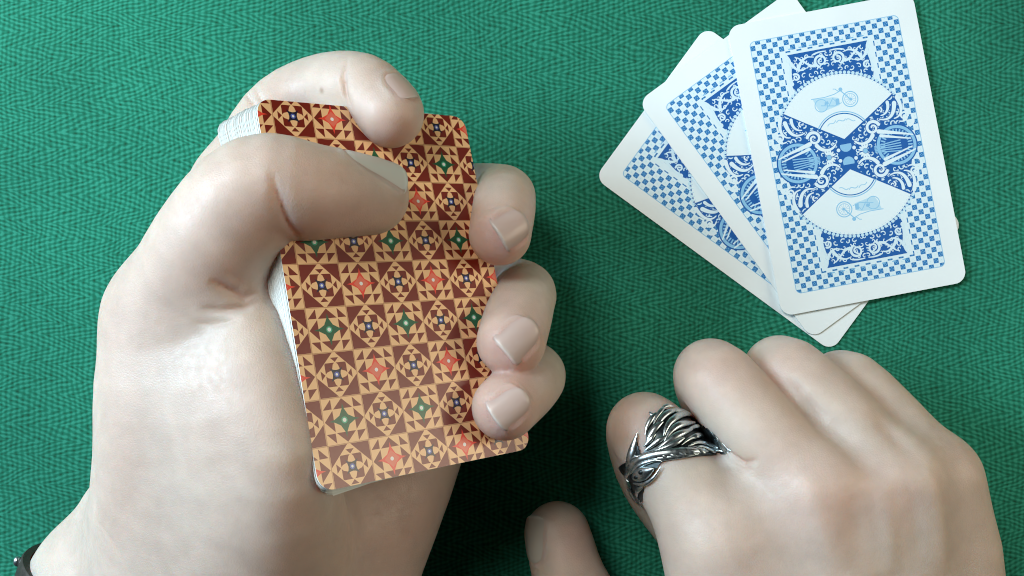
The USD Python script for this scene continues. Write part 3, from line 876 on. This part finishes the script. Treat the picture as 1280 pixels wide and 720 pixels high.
r_tone = skin_tones(r_mesh, [
    (at_skin(r_mesh, 790, 510), 9, 0.35, ROSE), (at_skin(r_mesh, 880, 455), 9, 0.25, ROSE), (at_skin(r_mesh, 715, 670), 9, 0.5, ROSE), (at_skin(r_mesh, 1010, 615), 12, 0.28, ROSE), (at_skin(r_mesh, 1108, 605), 10, 0.28, ROSE), (at_skin(r_mesh, 970, 455), 8, 0.3, ROSE), (at_skin(r_mesh, 800, 540), 9, 0.35, ROSE),
    (at_skin(r_mesh, 928, 578), 3, 0.45, (0.40, 0.24, 0.16)), (at_skin(r_mesh, 1205, 560), 10, 0.2, ROSE),
], base=(0.49, 0.405, 0.338))


def hand(mesh, tone, nails, label):
    base = np.array([*np.array(mesh.vertices)[:, :2].mean(0), 0.0])
    t = thing("hand", label, "hand", loc=base)
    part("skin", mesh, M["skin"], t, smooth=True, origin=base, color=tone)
    for plate, col in nails:
        part("fingernail", plate, M["nail"], t, smooth=True, origin=base, color=col)
    return t


hand(l_mesh, l_tone, l_nails, "pale left hand, palm up, gripping the patchwork backed deck with its thumb on top")
hand(r_mesh, r_tone, r_nails, "pale right hand in a loose fist, palm down, wearing the silver ring")
#PREVIEW-STOP

# ------------------------------------------------------------------ the feathered ring on the right hand's first finger
def tube(path, rad, flat=0.7, up=None, sides=10):
    """A tapering strand along path (points mm) with radii rad, flattened along up."""
    p = np.asarray(path, float)
    t = np.gradient(p, axis=0)
    t /= np.linalg.norm(t, axis=1, keepdims=True)
    upv = np.asarray(up, float)
    side = np.cross(upv, t)
    side /= np.linalg.norm(side, axis=1, keepdims=True)
    nrm = np.cross(t, side)
    a = np.arange(sides) * 2 * np.pi / sides
    r = np.asarray(rad)[:, None, None]
    v = p[:, None] + r * (np.cos(a)[None, :, None] * side[:, None] + flat * np.sin(a)[None, :, None] * nrm[:, None])
    n = len(p)
    i, j = np.meshgrid(np.arange(n - 1), np.arange(sides), indexing="ij")
    q = np.stack([i * sides + j, i * sides + (j + 1) % sides, (i + 1) * sides + (j + 1) % sides, (i + 1) * sides + j], -1).reshape(-1, 4)
    f = np.vstack([q[:, [0, 1, 2]], q[:, [0, 2, 3]]])
    v = np.vstack([v.reshape(-1, 3), p[:1], p[-1:]])
    caps = [(n * sides, (k + 1) % sides, k) for k in range(sides)] + [(n * sides + 1, (n - 1) * sides + k, (n - 1) * sides + (k + 1) % sides) for k in range(sides)]
    m = trimesh.Trimesh(v, np.vstack([f, caps]), process=False)
    m.fix_normals()
    return m


F0, F1 = world_at(905, 672, 44), world_at(806, 538, 33)
RING_C = world_at(848, 585, 40)
AX = (F1 - F0) / np.linalg.norm(F1 - F0)
# the ring sits turned a little on the finger: its lower edge runs up to the right
RUP = np.array([0, 0, 1.0]) - AX * AX[2]
RUP /= np.linalg.norm(RUP)
RSIDE = np.cross(AX, RUP)
finger_only = trimesh.util.concatenate([trimesh.creation.icosphere(3, r).apply_translation(p) for p, r in spline(R_FINGERS[0][0][:3], 16)])


def on_finger(pxs, off):
    """Points off mm above the finger where measured spots lie; past the finger's edge they wrap down its side."""
    hit = seen_at(r_mesh, pxs)
    out = []
    for (x, y), h in zip(pxs, hit):
        if np.isnan(h[0]):
            h = world_at(x, y, 34)
        rel = h - RING_C
        s_ = rel @ AX
        rad = rel - s_ * AX
        n = rad / np.linalg.norm(rad)
        out.append(h + n * off)
    return np.array(out)


def zpx(pts):
    return [(740 + x / 3.79, 470 + y / 3.79) for x, y in pts]


def smooth_path(pts, n=22):
    p = np.asarray(pts, float)
    q = np.vstack([2 * p[0] - p[1], p, 2 * p[-1] - p[-2]])
    out = []
    for s in np.linspace(0, len(p) - 1 - 1e-9, n):
        i = int(s)
        t = s - i
        a, b, c, d = q[i:i + 4]
        out.append(0.5 * (2 * b + (c - a) * t + (2 * a - 5 * b + 4 * c - d) * t * t + (3 * b - a - 3 * c + d) * t ** 3))
    return np.array(out)


ring = thing("finger_ring", "silver ring of curled feathers round the first finger of the right hand", "ring", loc=RING_C)


def strand(name, pts, w0, w1, off, mat, flat=0.7, peak=0.35):
    px = smooth_path(zpx(pts))
    path = on_finger(px, off - 0.15)
    path = smooth_path(path[::3] if len(path) > 9 else path, 22)
    n = path - RING_C - ((path - RING_C) @ AX)[:, None] * AX
    s = np.linspace(0, 1, len(path))
    prof = np.where(s < peak, w0 + (1 - w0) * np.sin(s / peak * math.pi / 2), 1 - (1 - w1) * ((s - peak) / (1 - peak)) ** 1.5)
    return path, prof, n


def feather(pts, width, off, mat="silver", w0=0.35, w1=0.12, flat=0.6, peak=0.35):
    path, prof, n = strand("feather", pts, w0, w1, off, mat, flat, peak)
    part("feather", tube(path, prof * width * 1.45, flat, n / np.linalg.norm(n, axis=1, keepdims=True)), M[mat], ring, smooth=50, origin=RING_C)


# the plain band under the feathers, all round the finger
th = np.linspace(0, 2 * math.pi, 73)[:-1]
tilt = lambda a: 2.6 - 5.2 * np.sin(a)
dirs = np.cos(th)[:, None] * RUP + np.sin(th)[:, None] * RSIDE
cen = RING_C + tilt(th)[:, None] * AX
loc = raycast(finger_only, cen + 30 * dirs, -dirs)
rad = np.where(np.isnan(loc[:, 0]), 11.0, np.linalg.norm(loc - cen, axis=1)) + 0.25
bv, bf = [], []
for k in range(len(th)):
    for ds, dr in ((-1.3, 0.0), (-1.2, 0.5), (0, 0.7), (1.2, 0.5), (1.3, 0.0), (0, -0.5)):
        bv.append(cen[k] + ds * AX + (rad[k] + dr) * dirs[k])
for k in range(len(th)):
    for j in range(6):
        a, b = k * 6 + j, k * 6 + (j + 1) % 6
        c, d = ((k + 1) % len(th)) * 6 + (j + 1) % 6, ((k + 1) % len(th)) * 6 + j
        bf += [(a, b, c), (a, c, d)]
band = trimesh.Trimesh(bv, bf, process=False)
band.fix_normals()
part("band", band, M["dark_silver"], ring, smooth=40, origin=RING_C)

# the blackened plate the feathers lie on
plate_px = Polygon(zpx([(165, 400), (185, 362), (215, 300), (238, 372), (256, 340), (252, 262), (270, 190), (345, 155), (470, 190), (560, 255), (648, 368), (560, 366), (340, 402), (250, 520), (240, 600), (176, 520)])).buffer(0)
gx, gy = np.meshgrid(np.arange(778, 916, 1.5), np.arange(505, 640, 1.5))
gp = np.column_stack([gx.ravel(), gy.ravel()])
ins = np.array([plate_px.contains(Point(*q)) for q in gp]).reshape(gx.shape)
pos = on_finger(gp, 0.55)
low = on_finger(gp, -0.6)
num = -np.ones(gx.shape, int)
num[ins] = np.arange(ins.sum())
quads = []
for i in range(gx.shape[0] - 1):
    for j in range(gx.shape[1] - 1):
        q = (num[i, j], num[i, j + 1], num[i + 1, j + 1], num[i + 1, j])
        if min(q) >= 0:
            quads.append(q)
quads = np.array(quads)
k = ins.sum()
tf = np.vstack([quads[:, [2, 1, 0]], quads[:, [3, 2, 0]]])
edges = np.sort(np.vstack([tf[:, [0, 1]], tf[:, [1, 2]], tf[:, [2, 0]]]), 1)
ue, cnt = np.unique(edges, axis=0, return_counts=True)
rim = ue[cnt == 1]
sides = np.vstack([np.column_stack([rim[:, 0], rim[:, 1], rim[:, 1] + k]), np.column_stack([rim[:, 0], rim[:, 1] + k, rim[:, 0] + k])])
shield = trimesh.Trimesh(np.vstack([pos[ins.ravel()], low[ins.ravel()]]), np.vstack([tf, tf[:, ::-1] + k, sides]), process=False)
shield.remove_unreferenced_vertices()
shield.fix_normals()
part("backing_plate", shield, M["dark_silver"], ring, smooth=40, origin=RING_C)

# lower edge: a long spine with slanting barbs
feather([(172, 470), (200, 418), (262, 384), (350, 368), (460, 360), (560, 360), (636, 370)], 0.9, 1.0, w0=0.5, w1=0.25)
feather([(205, 440), (270, 400), (350, 388), (440, 382), (500, 374)], 0.55, 1.0, w0=0.3)
for x, y in ((330, 366), (372, 364), (414, 360), (456, 354), (500, 350), (544, 350)):
    feather([(x + 26, y + 22), (x, y + 8), (x - 30, y - 6), (x - 52, y - 8)], 0.42, 1.25, w0=0.6, w1=0.1, peak=0.2)
# the pointed end on the right
feather([(632, 372), (612, 342), (590, 300), (556, 264)], 0.9, 0.8, w0=0.5, w1=0.3)
feather([(640, 370), (600, 318), (540, 262), (470, 206), (400, 172), (330, 180)], 0.85, 1.1, w0=0.2, w1=0.2, peak=0.4)
feather([(645, 366), (590, 330), (520, 292), (462, 300), (420, 332)], 0.62, 1.2, w0=0.25)
feather([(640, 372), (570, 345), (500, 322), (450, 338)], 0.5, 1.1, w0=0.25)
feather([(500, 236), (540, 262), (590, 300), (625, 345)], 0.45, 1.5, w0=0.3)
# curled barbs of the wing
for pts, w in (
    ([(475, 204), (420, 190), (368, 222), (345, 262), (338, 300)], 0.62), ([(470, 232), (410, 238), (368, 268), (340, 318)], 0.62), ([(462, 262), (400, 286), (352, 318), (318, 342)], 0.60),
    ([(398, 166), (346, 186), (312, 226), (300, 268)], 0.55), ([(338, 152), (318, 176), (300, 204), (292, 232)], 0.42), ([(374, 156), (350, 150), (328, 160), (314, 182)], 0.38),
    ([(330, 222), (300, 250), (276, 288), (262, 330)], 0.55), ([(300, 182), (278, 210), (262, 244), (256, 278)], 0.48), ([(268, 176), (280, 188), (292, 190), (304, 180)], 0.34),
    ([(350, 288), (318, 306), (288, 330), (256, 352)], 0.50), ([(300, 276), (282, 300), (268, 318), (250, 334)], 0.42), ([(430, 300), (392, 322), (350, 340), (300, 354)], 0.46),
    ([(556, 270), (500, 252), (462, 256), (430, 280)], 0.46)):
    feather(pts, w, 1.35, w0=0.4, w1=0.12)
# the spike on the left and the hooked tail below
feather([(190, 412), (196, 364), (206, 316), (218, 268)], 0.95, 0.9, w0=0.8, w1=0.1, peak=0.15)
feather([(176, 486), (190, 540), (214, 584), (250, 624)], 0.85, 0.7, w0=0.5, w1=0.1, peak=0.3)
feather([(250, 520), (226, 536), (222, 560), (236, 590)], 0.45, 0.9, w0=0.4, w1=0.1)
feather([(176, 430), (186, 400), (214, 380), (240, 374)], 0.45, 1.2, w0=0.4)
# the smooth almond head with its dark eye
hp = on_finger(zpx([(252, 456)]), 1.0)[0]
ha, hb = on_finger(zpx([(180, 486), (322, 424)]), 1.0)
hn = hp - RING_C - ((hp - RING_C) @ AX) * AX
hn /= np.linalg.norm(hn)
hx = (hb - ha) / np.linalg.norm(hb - ha)
hx -= hn * (hx @ hn)
hx /= np.linalg.norm(hx)
hy = np.cross(hn, hx)
head = trimesh.creation.icosphere(3)
hv = np.array(head.vertices)
hv[:, 1] *= 1 - 0.45 * np.clip(hv[:, 0], 0, 1)
hv *= [3.9, 1.75, 1.0]
head.vertices = hp + hv @ np.array([hx, hy, hn])
part("feather_head", head, M["silver"], ring, smooth=True, origin=RING_C)
eye = trimesh.creation.icosphere(2)
eye.vertices = hp + (np.array(eye.vertices) * [0.75, 0.6, 0.45] + [0.2, 0.5, 0.85]) @ np.array([hx, hy, hn])
part("eye", eye, M["dark_silver"], ring, smooth=True, origin=RING_C)
eye = trimesh.creation.icosphere(2)
eye.vertices = hp + (np.array(eye.vertices) * [0.9, 0.55, 0.45] + [-1.9, -0.1, 0.6]) @ np.array([hx, hy, hn])
part("eye", eye, M["dark_silver"], ring, smooth=True, origin=RING_C)
feather([(196, 452), (240, 416), (300, 398), (338, 404)], 0.42, 1.5, w0=0.4, w1=0.2)
feather([(210, 500), (256, 506), (300, 476), (330, 428)], 0.36, 1.2, w0=0.4, w1=0.2)

# ------------------------------------------------------------------ the dark wristband on the left wrist
wb_c = world_at(229, 771, 31)
e1 = np.array([0.94, -0.34, 0.0])
axw = np.array([0.34, 0.94, 0.0])
A, B = 44.2, 27.5
ph = np.linspace(0, 2 * math.pi, 97)[:-1]
wv, wf = [], []
for a in ph:
    c = wb_c + A * math.cos(a) * e1 + np.array([0, 0, B * math.sin(a)])
    d = math.cos(a) * e1 + np.array([0, 0, math.sin(a)])
    for s_, r_ in ((-4, -1.1), (-4, 0.7), (-3.4, 1.1), (3.4, 1.1), (4, 0.7), (4, -1.1)):
        wv.append(c + axw * s_ + d * r_)
for k in range(len(ph)):
    for j in range(6):
        a, b = k * 6 + j, k * 6 + (j + 1) % 6
        c, d = ((k + 1) % len(ph)) * 6 + (j + 1) % 6, ((k + 1) % len(ph)) * 6 + j
        wf += [(a, b, c), (a, c, d)]
strap = trimesh.Trimesh(wv, wf, process=False)
strap.fix_normals()
wb = thing("wristband", "dark strap round the left wrist at the bottom left corner", "wristband", loc=wb_c)
part("strap", strap, M["strap"], wb, smooth=40, origin=wb_c)
stud = trimesh.creation.icosphere(3, 1.0)
stud.vertices = np.array(stud.vertices) * [1.1, 1.4, 1.1] + wb_c - (A + 0.6) * e1 + axw * 1.6 + np.array([0, 0, 6.0])
part("stud", stud, M["silver"], wb, smooth=True, origin=wb_c)
